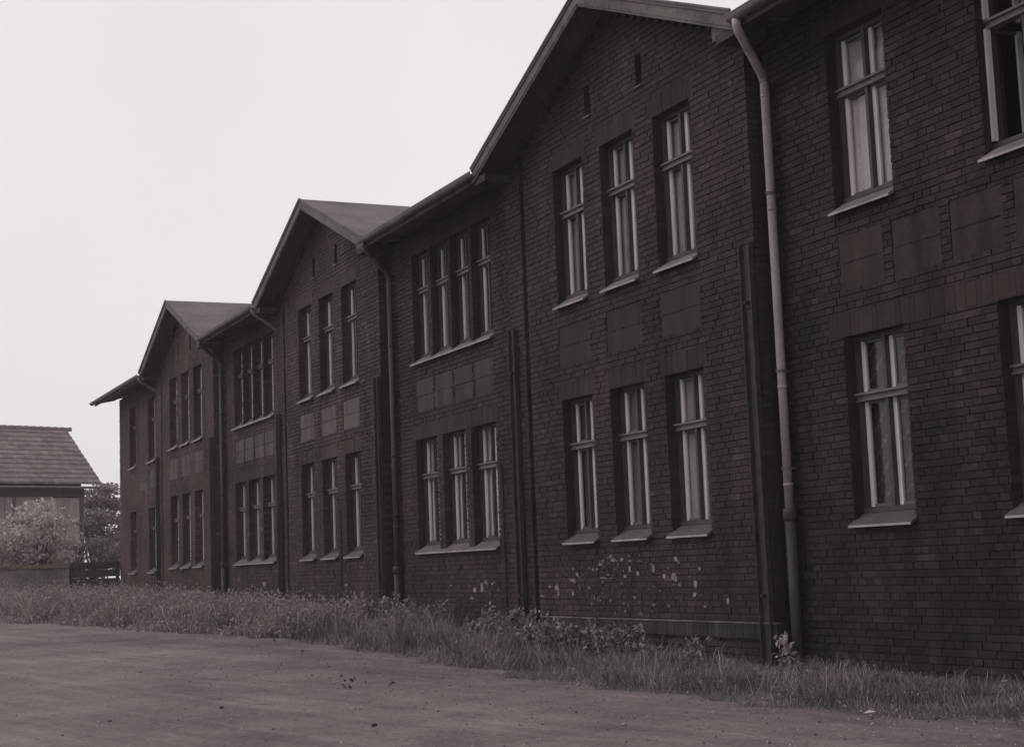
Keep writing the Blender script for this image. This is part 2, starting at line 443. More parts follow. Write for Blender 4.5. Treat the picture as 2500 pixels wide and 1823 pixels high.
for n in (1, 2):               # R1, R2
    dx = -PER * (n - 1)
    up, lo = rec_openings(dx)
    p0 = len(PANELS); l0 = len(LINT)
    w4 = 3.44 / 4
    panel_cols([(dx - 6.26 + w4 * k + .05, dx - 6.26 + w4 * (k + 1) - .05) for k in range(4)], D, [.040, .068][n - 1])
    LINT.append((lo[0][0] - .12, lo[2][1] + .12, lo[0][3], lo[0][3] + .25, D))
    LINT.append((up[0][0] - .12, up[3][1] + .12, up[0][3], up[0][3] + .2, D))
    x0, x1 = dx - PER + BR, dx + BL
    lay_bricks(x0, x1, ZB, 5.98, section_rects(up, lo, PANELS[p0:], LINT[l0:]), T_front(D), [(.022, .12), (.034, .10)][n - 1])  # R2 brick paler than R1, haze put into the tint
    slab(x0 - .3, x1 + .3, ZB, 6.0, D, up + lo)
    for o in up: WIN.append(('narrow', o[0], o[2], D, n))
    for o in lo: WIN.append(('wide', o[0], o[2], D, n))
# R0 (near) and R3 (far end)
p0 = len(PANELS); l0 = len(LINT)
panel_cols([(6.21 + .884 * k, 6.21 + .884 * k + .735) for k in range(7)], D, .025, 2.75, 3.34)
LINT.append((5.95, 12.1, r0_lo[0][3], r0_lo[0][3] + .25, D)); LINT.append((5.95, 12.1, r0_up[0][3], r0_up[0][3] + .2, D))
lay_bricks(BR, XNEAR, ZB, 5.98, section_rects(r0_up, r0_lo, PANELS[p0:], LINT[l0:]), T_front(D), (.0155, .22), single=True)
slab(BR - .3, XNEAR, ZB, 6.0, D, r0_up + r0_lo)
for o in r0_up: WIN.append(('wide', o[0], o[2], D, 0))
for o in r0_lo: WIN.append(('wide', o[0], o[2], D, 0))
p0 = len(PANELS); l0 = len(LINT)
panel_cols([(-30.2, -29.3), (-28.7, -27.8)], D, .06)
for o in r3_lo + r3_up: LINT.append((o[0] - .1, o[1] + .1, o[3], o[3] + .2, D))
lay_bricks(XEND, -2 * PER + BL, ZB, 5.98, section_rects(r3_up, r3_lo, PANELS[p0:], LINT[l0:]), T_front(D), (.050, .08))  # far-end brick palest, haze painted into its tint
slab(XEND + .012, -2 * PER + BL + .3, ZB, 6.0, D, r3_up + r3_lo)
for o in r3_up + r3_lo: WIN.append(('wide', o[0], o[2], D, 3))
# end walls, back wall, partition, floors
DEPTH = 10.6
MORT.box(XEND + .01, XEND + .3, D + .31, DEPTH, ZB, 6.3); MORT.box(XNEAR - .3, XNEAR, D + .31, DEPTH, ZB, 6.3)
MORT.box(XEND, XNEAR, DEPTH, DEPTH + .3, ZB, 6.3)
MORT.box(XEND + .31, XNEAR - .31, .62, DEPTH - .01, 2.75, 2.95)
MORT.box(XEND + .31, XNEAR - .31, 4.6, 4.75, ZB, 2.74); MORT.box(XEND + .31, XNEAR - .31, 4.6, 4.75, 2.96, 6.0)
MORT.box(XEND + .31, XNEAR - .31, .62, 4.59, 5.98, 6.02)

wall = build(MORT, 'wall', M_MORTAR, factory)

# the 300 bricks that show largest are objects of their own
def brick_px(bk):
    p, q, u, v, n0, tint, st, T = bk
    c = pix([T((p, 0, u)), T((q, 0, u)), T((q, 0, v)), T((p, 0, v))])
    if c[:, 0].max() > 2495 or c[:, 0].min() < 0 or c[:, 1].min() < 0 or T((p, 0, u))[2] < -1.25: return 0
    a = c[:, 0]; b = c[:, 1]
    return .5 * abs(np.dot(a, np.roll(b, 1)) - np.dot(b, np.roll(a, 1)))
SINGLE.sort(key=brick_px, reverse=True)
variants = {True: [], False: []}
for st in (True, False):
    for i in range(14):
        mb = MB(BWARM); L = .253 if st else .123
        emit_brick(mb, 0, L, 0, .066, 0, .0155 * math.exp((i - 6.5) / 6.5 * .6), lambda q: q)
        variants[st].append(mb.mesh('brick', M_BRICK))
for bk in SINGLE[:300]:
    p, q, u, v, n0, tint, st, T = bk
    i = int(round(6.5 + 6.5 * math.log(max(tint, .005) / .0155) / .6)); i = max(0, min(13, i))
    link('brick', variants[st][i], factory, T((p, n0, u)))
for bk in SINGLE[300:]:
    p, q, u, v, n0, tint, st, T = bk
    emit_brick(BRK, p, q, u, v, n0, tint, T)
facing = build(BRK, 'brick_facing', M_BRICK, factory); facing['kind'] = 'stuff'

# rendered panels, soldier-course lintels, plinth ledges
for (a, b, z0, z1, y, t) in PANELS:
    mb = MB(BWARM if t < .035 else (1.12, .965, .94)); o = random.uniform(-.006, .008); mb.box(a + .004, b - .004, y + .004 + o, y + .05, z0, z1, t)
    build(mb, 'panel', M_PANEL, factory)
for (a, b, z0, z1, y) in LINT:
    mb = MB(BWARM); n = max(1, int(round((b - a) / .075))); s = (b - a) / n
    for i in range(n):
        t = [.019, .021, .030][0 if a > 4 else (1 if a > -9 else 2)] * math.exp(random.gauss(0, .10))
        emit_brick(mb, a + i * s + .0015, a + (i + 1) * s - .0015, z0, z1, random.gauss(0, .0012), t, T_front(y))
    build(mb, 'lintel', M_BRICK, factory)
for dx in (0, -PER):
    mb = MB(); n = int((BR - BL - .7) / .085)
    for i in range(n):
        a = dx - .9 + i * .085
        mb.box(a + .003, a + .082, -.028 + random.uniform(-.003, .003), .02, -.97, -.80 + random.uniform(-.003, .003), .028 * random.uniform(.8, 1.2))
    mb.box(dx - .9, dx - .9 + n * .085, -.040, .02, -.802, -.785, .11)
    build(mb, 'plinth_course', M_BRICK, factory)

# ---- windows
def window_meshes(W, H):
    zs = .165                        # foot of the frame above the opening's foot
    yF = .142                        # frame face behind the wall face
    fr = MB(); jw = .045; fd, fl = .045, .115  # fl: transom tone painted paler, as if lit
    zt0, zt1 = H * .655, H * .655 + .095
    fr.box(0, jw, yF, yF + .07, zs, H, fd); fr.box(W - jw, W, yF, yF + .07, zs, H, fd)
    fr.box(jw, W - jw, yF + .002, yF + .07, H - .05, H, fd); fr.box(jw, W - jw, yF + .002, yF + .07, zs, zs + .045, fd)
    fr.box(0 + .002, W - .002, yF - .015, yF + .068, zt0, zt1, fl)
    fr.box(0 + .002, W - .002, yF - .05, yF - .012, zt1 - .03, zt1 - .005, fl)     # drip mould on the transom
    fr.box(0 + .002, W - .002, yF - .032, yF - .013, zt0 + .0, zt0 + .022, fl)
    mw = .046; m0, m1 = W / 2 - mw / 2, W / 2 + mw / 2
    fr.box(m0, m1, yF - .010, yF + .066, zs + .045, zt0, fd); fr.box(m0, m1, yF - .010, yF + .066, zt1, H - .05, fd)
    fr.box(0.003, W - .003, yF - .025, yF + .0, zs - .012, zs + .028, fd)
    frame = fr.mesh('window', M_FRAME)
    lights = [(jw, m0, zs + .045, zt0), (m1, W - jw, zs + .045, zt0), (jw, m0, zt1, H - .05), (m1, W - jw, zt1, H - .05)]
    sash, pane = [], []
    for (a, b, c, d) in lights:
        s = MB((1.03, .99, .985)); sw = .058; y0, y1 = yF + .050, yF + .086; sp = .64
        a += .002; b -= .002; c += .002; d -= .002
        s.box(a, a + sw, y0, y1, c, d, sp); s.box(b - sw, b, y0, y1, c, d, sp)
        s.box(a + sw, b - sw, y0 + .002, y1, c, c + sw * .5, .10); s.box(a + sw, b - sw, y0 + .002, y1, d - sw * .5, d, .10)
        sash.append(s.mesh('sash', M_SASH))
        g = MB(); g.box(a + sw - .006, b - sw + .006, y0 + .018, y0 + .022, c + .03, d - .03); pane.append(g.mesh('pane', M_GLASS))
    return frame, sash, pane, lights, yF, zs
def sill_mesh(W, tt=.15):
    yF = .142; s = MB()
    prof = [(-.075, .0), (-.075, .024), (yF, .160), (yF, .13), (-.055, .004), (-.058, -.004)]
    s.prism(prof, -.03, W + .012, 'x', tt)
    s.box(-.028, W + .010, -.0795, -.0755, -.002, .022, .30)
    # upright board between sheet and frame
    s.box(.0, W, yF - .012, yF + .02, .12, .152, tt * 1.3)
    return s.mesh('sill', M_SILL)
def curtain_mesh(W, z0, z1, tint, mat=None, bow=0.0):
    c = MB((1.03, .99, .985)); n = 26; y = .252
    ph = random.uniform(0, 6); fr = random.uniform(20, 34)
    for i in range(n + 1):
        x = .02 + (W - .04) * i / n
        yy = y + .012 * math.sin(x * fr + ph) + .006 * math.sin(x * fr * 2.3)
        t = tint * random.uniform(.85, 1.12)
        zlo = z0 + bow * math.sin(math.pi * i / n)
        c.v += [(x, yy, zlo), (x, yy + .01, z1)]; c.t += [t, t * .9]
        if i: k = 2 * i; c.f.append((k - 2, k, k + 1, k - 1))
    return c.mesh('curtain', mat or M_CURT, smooth=True)

KW = {'bay': .912, 'narrow': .78, 'wide': .98}
KH = {'bay': HW, 'narrow': HW - .02, 'wide': HW}
MESH = {k: window_meshes(KW[k], KH[k]) for k in KW}
MESH['wideU'] = window_meshes(.98, HW - .02)
SILL = {(k, u): sill_mesh(KW[k], .14 if u else .07) for k in KW for u in (True, False)}
for (kind, x, z, y, n) in WIN:
    upper = z > 2
    mk = 'wideU' if (kind == 'wide' and upper) else kind
    frame, sash, pane, lights, yF, zs = MESH[mk]
    W, H = KW[kind], KH[kind]
    wo = link('window', frame, factory, (x, y, z))
    opened = (n == 0 and kind == 'wide' and upper and abs(x - 8.54) < .1)
    for i in range(4):
        if opened and i in (0, 2):
            # casements swung inwards: the sash stands square to the wall at the left jamb
            o = link('sash', sash[i], wo, (x, y, z)); o.location = (x + .02 + .2, y + .02, z); o.rotation_euler = (0, 0, math.radians(84))
            continue
        link('sash', sash[i], wo, (x, y, z)); link('pane', pane[i], wo, (x, y, z))
    # curtains behind the glass
    if kind == 'bay':
        if not (n == 1 and not upper and abs(x + PER) < 1.6):
            link('curtain', curtain_mesh(W, .2, H - .05, random.choice([.10, .20, .28, .36, .5])), wo, (x, y, z))
    elif kind == 'narrow':
        link('curtain', curtain_mesh(W, .2, H * .62 if n == 1 else H - .05, [.6, .05][n - 1]), wo, (x, y, z))
    elif n == 0 and upper:
        link('curtain', curtain_mesh(W if not opened else W * .5, .2, H - .04, .60), wo, (x + (W * .5 if opened else 0), y, z))
    elif n == 0:
        link('curtain', curtain_mesh(W, .2, H * .98, .2, M_LACE), wo, (x, y, z))
    elif n == 1:
        link('curtain', curtain_mesh(W * random.uniform(.30, .46), .2, H - .05, .85), wo, (x, y, z))
        link('curtain', curtain_mesh(W * .34, .2, H - .05, .85), wo, (x + W * .60, y, z))
    elif n == 2:
        link('curtain', curtain_mesh(W, .2, H - .05, .13), wo, (x, y, z))
    if n in (0, 3) or kind == 'bay':
        link('sill', SILL[kind, upper], wo, (x, y, z))
for n in (1, 2):               # continuous sills of the recessed groups
    dx = -PER * (n - 1); up, lo = rec_openings(dx)
    for grp in (up, lo):
        W = grp[-1][1] - grp[0][0]
        link('window_sill', sill_mesh(W, .14 if grp is up else .10), factory, (grp[0][0], D, grp[0][2]))
for n in range(3):             # vent sills
    for vx in (1.07, 2.51):
        mb = MB(); mb.prism([(-.03, 6.085), (-.03, 6.105), (.12, 6.165), (.12, 6.13)], vx - PER * n - .01, vx - PER * n + .16, 'x', .12); build(mb, 'vent_sill', M_SILL, factory)

# ---- roofs
SL = .425
def gable_roof(c):
    y0, y1 = -.50, DEPTH + .8
    ap, half = 7.586, 3.64
    ze = ap - SL * half
    for sgn in (-1, 1):
        r = MB(); e = c + sgn * half
        r.prism([(c, ap), (e, ze), (e, ze - .045), (c, ap - .045)], y0 - .02, y1, 'y')
        # rolled felt edge along the verge and a few lapped seams
        r.tube([(c, y0 - .015, ap + .004), (e, y0 - .015, ze + .004)], .022, 6)
        g = build(r, 'gable_roof', M_FELT, factory)
        v = MB(); v.prism([(c, ap - .047), (e, ze - .047), (e, ze - .185), (c, ap - .185)], y0, y0 + .03, 'y')
        v.prism([(c + sgn * .02, ap - .185), (e - sgn * .0, ze - .185), (e, ze - .225), (c + sgn * .02, ap - .225)], y0 + .012, y0 + .035, 'y')
        build(v, 'verge_board', M_VERGE, factory)
        # soffit planks follow the slope
        zoff = .12
        nb = 4; wy = (abs(y0) + .0 - .035 - .004) / nb
        for i in range(nb):
            s = MB(); ya = y0 + .036 + i * wy
            j = random.uniform(-.003, .003)
            s.prism([(c, ap - zoff + j), (e, ze - zoff + j), (e, ze - zoff - .022 + j), (c, ap - zoff - .022 + j)], ya, ya + wy - .005, 'y')
            build(s, 'soffit_plank', M_SOFFIT, factory)
        b = MB(); x_in = c + sgn * .25; x_out = (BR - BC if sgn > 0 else BC - BL) - .25
        s_ = .30
        while s_ < x_out:
            xx = c + sgn * s_; zz = ap - SL * s_ - .20
            b.box(xx - .035, xx + .035, -.06, .02, zz - .085, zz, .022); s_ += .2
        b.prism([(c, ap - .145), (c + sgn * x_out, ap - .145 - SL * x_out), (c + sgn * x_out, ap - .205 - SL * x_out), (c, ap - .205)], -.075, .02, 'y', .03)
        build(b, 'corbel_course', M_BRICK, factory)
        # boxed foot of the verge
        f = MB(); x_a, x_b = sorted((e, e - sgn * .42))
        f.box(x_a + .02, x_b - .02, y0 + .04, -.02, ze - .27, ze - .16); build(f, 'eaves_board', M_BOXED, factory)
for n in range(3): gable_roof(BC - PER * n)
MR = .20
def recess_roof(x0, x1, over0=0.0, over1=0.0):
    ye, ze = -.42, 6.02
    yr = 5.3
    r = MB(); xa, xb = x0 - over0, x1 + over1
    zr = ze + MR * (yr - ye)
    r.prism([(ye, ze), (yr, zr), (yr + yr - ye, ze), (yr + yr - ye, ze - .06), (yr, zr - .06), (ye, ze - .06)], xa, xb, 'x')
    build(r, 'roof', M_FELT, factory)
    for i in range(5):
        s = MB(); wy = .125; ya = ye + .03 + i * (wy + .004)
        s.prism([(ya, ze - .075 + MR * (ya - ye)), (ya + wy, ze - .075 + MR * (ya + wy - ye)), (ya + wy, ze - .10 + MR * (ya + wy - ye)), (ya, ze - .10 + MR * (ya - ye))], xa + .01, xb - .01, 'x')
        build(s, 'soffit_plank', M_SOFFIT, factory)
    f = MB(); f.box(xa, xb, ye, ye + .025, ze - .17, ze - .062); build(f, 'fascia', M_VERGE, factory)
    # half-round gutter
    g = MB(); n = 9; ro, ri = .075, .067; yc, zc = ye - .085, ze - .055
    prof = [(yc + ro * math.cos(math.pi + math.pi * k / n), zc + ro * math.sin(math.pi + math.pi * k / n)) for k in range(n + 1)]
    prof += [(yc + ri * math.cos(2 * math.pi - math.pi * k / n), zc + ri * math.sin(2 * math.pi - math.pi * k / n)) for k in range(n + 1)]
    m = len(prof)
    ga, gb = x0 + (.52 if not over0 else -over0 - .1), x1 + over1
    vs = [(ga, q[0], q[1]) for q in prof] + [(gb, q[0], q[1]) for q in prof]
    g.add(vs, [(i, (i + 1) % m, (i + 1) % m + m, i + m) for i in range(m)], .13)
    g.tube([(ga, yc - ro, zc + .004), (gb, yc - ro, zc + .004)], .010, 6, .15)
    go = build(g, 'gutter', M_ZINC, factory, smooth=False)
    x = ga + .25
    while x < gb:
        k = MB(); k.box(x, x + .025, yc - ro - .006, yc + ro + .02, zc - ro - .012, zc - ro - .004, .12); link('gutter_bracket', k.mesh('gutter_bracket', M_ZINC), go); x += .9
recess_roof(BR, XNEAR); recess_roof(BR - PER, BL); recess_roof(BR - 2 * PER, BL - PER); recess_roof(XEND, BL - 2 * PER, over0=.75)

# ---- rain pipes
def rain_pipe(x, tint, ztrans, foot, thick=.052, top_y=-.50, dxo=.46):
    yp = .15
    mb = MB()
    mb.tube([(x + dxo, top_y, 5.93), (x + dxo, top_y, 5.84), (x + dxo * .92, top_y + .05, 5.78), (x + dxo * .1, yp - .06, 5.46), (x, yp, 5.38), (x, yp, 4.2), (x, yp, 2.9), (x, yp, ztrans)], thick, 12, tint)
    o = build(mb, 'rain_pipe', M_ZINC, factory, smooth=True)
    for zc in (5.38, 4.05, 2.0, .9):
        if zc > ztrans + .1:
            c = MB(); c.tube([(x, yp, zc), (x, yp, zc + .035)], thick + .012, 12, tint * .28); c.box(x - .008, x + .008, yp + .05, .27, zc + .005, zc + .03, tint * .25)
            link('pipe_clip', c.mesh('pipe_clip', M_ZINC), o)
            c = MB(); c.tube([(x, yp, zc - .18), (x, yp, zc - .15)], thick + .005, 12, tint * .9); link('pipe_joint', c.mesh('pipe_joint', M_ZINC, True), o)
    i = MB(); i.tube([(x, yp, ztrans - .12), (x, yp, ztrans - .10), (x, yp, ztrans - .02), (x, yp, ztrans + .02)], [.062, .082, .082, .074], 12)
    i.tube([(x, yp, ztrans - .1), (x + .0, yp, foot)], .064, 12)
    link('cast_iron_foot', i.mesh('cast_iron_foot', M_IRON, True), o)
rain_pipe(BR + .17, .30, .45, -1.55)
for n in (1, 2):
    rain_pipe(BR - PER * n + .17, .07, [.0, .3][n - 1], -1.3, .048)
    if n == 2: rain_pipe(BL - PER * (n - 1) - .17, .15, .2, -1.3, .048, dxo=.04)
rain_pipe(BL - PER * 2 - .17, .16, .2, -1.0, .048, dxo=.04)

# ---- steel tie channels bolted to the bay corners, cable conduits
def tie_channel(x0, x1, ztop, zbot, flip):
    mb = MB(); wb = x1 - x0
    mb.box(x0, x1, -.026, -.012, zbot, ztop); mb.box(x0, x0 + .014, -.075, -.0262, zbot, ztop); mb.box(x1 - .014, x1, -.075, -.0262, zbot, ztop)
    o = build(mb, 'steel_channel', M_STEEL, factory)
    for z in (2.84, -.49):
        b = MB(); xm = (x0 + x1) / 2
        b.box(xm - .055, xm + .055, -.042, -.0265, z - .06, z + .06); b.tube([(xm, -.10, z), (xm, -.04, z)], .024, 6)
        link('tie_nut', b.mesh('tie_nut', M_STEEL), o)
for n in range(3):
    dx = -PER * n
    tie_channel(dx + 4.775, dx + 4.985, 3.52, -1.5, 0)
    tie_channel(dx - 1.58, dx - 1.38, 3.50, -1.5, 1)
def conduit(x, y, z0, z1):
    mb = MB(); mb.tube([(x, y - .02, z0), (x + .004, y - .022, (z0 + z1) / 2), (x, y - .02, z1)], .013, 7); mb.tube([(x, y - .02, z1 - .01), (x + .05, y - .05, z1 + .05)], .010, 6)
    build(mb, 'cable_conduit', M_STEEL, factory)
conduit(-2.66, D, -1.4, 1.48); conduit(-9.81, 0, -1.2, 1.15); conduit(-15.0, D, -1.0, 1.3)

# ---- flaked remains of plaster low on the near bays
def blob(mb, x, z, w_, h_, y, t=.22):
    n = 9; pts = []
    for k in range(n):
        a = 2 * math.pi * k / n; r = random.uniform(.6, 1.1)
        sq = lambda t: math.copysign(abs(t) ** .55, t)          # squarish: the remains follow the bricks they cling to
        pts.append((x + w_ / 2 * r * sq(math.cos(a)), z + h_ / 2 * r * sq(math.sin(a))))
    mb.prism(pts, y - .0085, y + .006, 'y', t)
fl = MB()
for i in range(170):
    x = random.gauss(1.2, 1.1); z = -.80 + (random.random() ** .8) * (.86 - .09 * abs(x - 1.6) ** 1.3)
    if -.95 < x < 3.5 and z > -.74: blob(fl, x, z, random.uniform(.02, .09), random.uniform(.012, .055), 0, random.choice([.05, .07, .10, .15]))
for i in range(40):
    x = random.gauss(-3.9, .7); z = random.uniform(-.75, -.25); blob(fl, x, z, random.uniform(.02, .08), random.uniform(.012, .05), D, random.choice([.05, .07, .11]))
fo = build(fl, 'plaster_flakes', M_PATCH, factory); fo['kind'] = 'stuff'
# patch spots read off bay A, R1 and bay B as (x, z, width, height)
SPOTS = [(1.30, -.02, .20, .055), (.95, -.075, .11, .06), (1.55, -.02, .1, .06), (.72, -.14, .10, .05), (.25, -.20, .09, .07), (.10, -.28, .18, .065),
         (1.75, -.15, .08, .14), (1.95, -.21, .10, .10), (2.35, -.15, .11, .14), (2.62, -.25, .11, .08), (2.85, -.25, .14, .12), (2.92, -.04, .1, .08),
         (-.40, -.38, .13, .09), (-.62, -.37, .11, .04), (-.9, -.50, .16, .03), (-.35, -.47, .07, .08), (.10, -.47, .08, .09), (3.35, -.36, .11, .12), (3.32, -.48, .10, .07),
         (4.05, -.55, .07, .10), (1.0, -.25, .2, .035), (1.62, -.24, .12, .07), (3.55, -.62, .1, .03)]
for (x, z, a, b) in SPOTS:
    mb = MB(); blob(mb, x, z, a * .8, b * .8, 0)
    if a > .12: blob(mb, x + a * .3, z - b * .3, a * .5, b * .6, 0)
    build(mb, 'plaster_patch', M_PATCH, factory)
for (x, z, a, b) in [(-3.9, -.42, .14, .10), (-3.62, -.38, .10, .16), (-3.45, -.30, .12, .06), (-4.05, -.55, .2, .035), (-4.9, -.34, .10, .03), (-3.2, -.32, .09, .03), (-16.2, -.25, .28, .12), (-9.6, -.3, .18, .06)]:
    mb = MB(); blob(mb, x, z, a, b, D if x > -7 or x < -14 else 0); build(mb, 'plaster_patch', M_PATCH, factory)

# ------------------------------------------------------------------ barn beyond
P0 = np.array([-47.351, 1.474]); EV = np.array([-.346, .938]); DV = np.array([-.938, -.346])
def B(q): a, b, z = q; return (P0[0] + EV[0] * a + DV[0] * b, P0[1] + EV[1] * a + DV[1] * b, z)
barn = thing('barn', B((-5, 2.4, 0)), 'grey plank barn with a tiled pitched roof behind the bush at far left', 'barn')
EZ, RZ = 4.02, 6.54
for k, (a0, a1) in enumerate([(-10.0 + i * .72, -10.0 + (i + 1) * .72 - .02) for i in range(14)]):
    mb = MB(); j = random.uniform(-.015, .015)
    mb.box(a0, min(a1, -.16), .02 + j, .06, -.3, 3.5 if k < 12 else 3.45, random.choice([.30, .38, .44, .26]), B); build(mb, 'plank', M_BARNWOOD, barn)
mb = MB()
for a in (-.14, -3.2, -6.4, -9.9): mb.box(a, a + .16, -.02, .12, -.4, 3.75, .11, B)
mb.box(-10, .02, -.03, .015, 2.35, 2.43, .15, B)
build(mb, 'post_frame', M_BARNWOOD, barn)
mb = MB(); mb.box(-10, .02, -.05, .12, 3.50, 3.86, .07, B); build(mb, 'wall_plate', M_BARNWOOD, barn)
mb = MB(); mb.box(-10, -.02, .125, 4.9, -.4, 4.3, .05, B); build(mb, 'barn_body', M_BARNWOOD, barn)
rows = 12; b0, b1 = -.45, 2.45
for i in range(rows):
    u0, u1 = i / rows, (i + 1) / rows
    ba, bb = b0 + (b1 - b0) * u0, b0 + (b1 - b0) * u1 + .05
    za, zb = EZ + (RZ - EZ) * u0, EZ + (RZ - EZ) * u1 + .045
    mb = MB(); a = -10.4 + (.12 if i % 2 else 0)
    while a < .60:
        a1 = min(a + .26, .62); j = random.uniform(-.012, .012); t = .16 * math.exp(random.gauss(0, .10))
        vs = [B((a + .004, ba, za - .02 + j)), B((a1 - .004, ba, za - .02 + j)), B((a1 - .004, bb, zb - .06)), B((a + .004, bb, zb - .06)),
              B((a + .004, ba, za + .070 + j)), B((a1 - .004, ba, za + .070 + j)), B((a1 - .004, bb, zb + .0)), B((a + .004, bb, zb + .0))]
        mb.add(vs, [(0, 3, 2, 1), (4, 5, 6, 7), (0, 1, 5, 4), (1, 2, 6, 5), (2, 3, 7, 6), (3, 0, 4, 7)], t); a += .26
    build(mb, 'tile_row', M_TILE, barn)
mb = MB(); a = -10.4
while a < .5: mb.tube([B((a, b1 + .02, RZ + .03)), B((a + .36, b1 + .02, RZ + .05))], [.085, .10], 8, .17 * random.uniform(.9, 1.1)); a += .34
build(mb, 'ridge_tiles', M_TILE, barn)
mb = MB(); mb.add([B((-10.4, b1, RZ)), B((.62, b1, RZ)), B((.62, 5.4, EZ)), B((-10.4, 5.4, EZ)), B((-10.4, b1, RZ - .08)), B((.62, b1, RZ - .08)), B((.62, 5.4, EZ - .08)), B((-10.4, 5.4, EZ - .08))],
                 [(0, 1, 2, 3), (7, 6, 5, 4), (0, 4, 5, 1), (1, 5, 6, 2), (2, 6, 7, 3), (3, 7, 4, 0)], .17); build(mb, 'rear_slope', M_TILE, barn)
mb = MB(); mb.tube([B((-10.3, b0 - .06, 3.84)), B((.50, b0 - .06, 3.86))], .055, 8, .12); build(mb, 'gutter', M_ZINC, barn)
mb = MB(); mb.tube([B((.44, b0 - .06, 3.85)), B((.44, b0 - .06, 3.62)), B((.36, b0, 3.52)), B((-.02, -.06, 3.12)), B((-.05, -.06, 2.9)), B((-.05, -.06, -.4))], .035, 7, .12); build(mb, 'rain_pipe', M_ZINC, barn)

# ------------------------------------------------------------------ boundary wall and fence
bw = thing('boundary_wall', (-33.2, -8, -.6), 'low rendered boundary wall with a blotchy coping below the bush at far left', 'wall')
mb = MB(); mb.box(-33.35, -33.05, -24, -1.47, -1.2, .44); build(mb, 'wall_body', M_RENDER, bw)
a = -24.0; k = 0
while a < -1.5:
    b_ = min(a + .9, -1.44); mb = MB(); lich = (b_ > -2.5)
    col = (.19, .155, .13) if lich else grey(.10 * random.uniform(.8, 1.3))[:3]
    mb.box(-33.41, -32.99, a + .005, b_ - .005, .442 + random.uniform(0, .01), .56 + random.uniform(-.02, .02), col); build(mb, 'coping_stone', M_LICHEN, bw); a += .9
fe = thing('wooden_fence', (-33.2, -.6, -.5), 'short dark plank fence between boundary wall and far corner of the brick building', 'fence')
for i, z in enumerate((-.42, -.16, .10, .36)):
    mb = MB(); d_ = random.uniform(-.03, .03)
    mb.add([(-33.22, -1.40, z), (-33.18, -1.40, z), (-33.18, .22, z + d_), (-33.22, .22, z + d_), (-33.22, -1.40, z + .22), (-33.18, -1.40, z + .22), (-33.18, .22, z + d_ + .22), (-33.22, .22, z + d_ + .22)],
           [(0, 3, 2, 1), (4, 5, 6, 7), (0, 1, 5, 4), (1, 2, 6, 5), (2, 3, 7, 6), (3, 0, 4, 7)]); build(mb, 'plank', M_FENCE, fe)
for y in (-1.36, -.6, .15):
    mb = MB(); mb.box(-33.30, -33.225, y - .05, y + .05, -1.0, .56); build(mb, 'post', M_FENCE, fe)

# ------------------------------------------------------------------ vegetation
def leaves(centres, sizes, tint_lo, tint_hi, elong=1.5, up=.3):
    """one folded leaf per centre -> (verts, faces, tints)"""
    n = len(centres)
    d = rng.normal(size=(n, 3)); d[:, 2] += up; d /= np.linalg.norm(d, axis=1)[:, None]
    r = rng.normal(size=(n, 3)); s = np.cross(d, r); s /= np.linalg.norm(s, axis=1)[:, None]
    nn = np.cross(d, s); L = sizes[:, None]
    a = centres; m = a + d * L * .5; t = a + d * L
    v = np.stack([a, m + s * L / elong * .5 - nn * L * .08, t, m - s * L / elong * .5 - nn * L * .08], 1).reshape(-1, 3)
    k = np.arange(n)[:, None] * 4
    f = np.concatenate([k + np.array([[0, 1, 2]]), k + np.array([[0, 2, 3]])], 0)
    ti = rng.uniform(tint_lo, tint_hi, n); ti = np.repeat(ti, 4)
    return v, f, ti
def np_mesh(name, v, f, t, mat):
    me = bpy.data.meshes.new(name); me.from_pydata(v.tolist(), [], f.tolist() if isinstance(f, np.ndarray) else f)
    at = me.attributes.new('tint', 'FLOAT_COLOR', 'POINT'); c = np.ones((len(v), 4), np.float32)
    c[:, 0] = t * WARM[0]; c[:, 1] = t * WARM[1]; c[:, 2] = t * WARM[2]; at.data.foreach_set('color', c.ravel())
    me.materials.append(mat); me.update(); return me

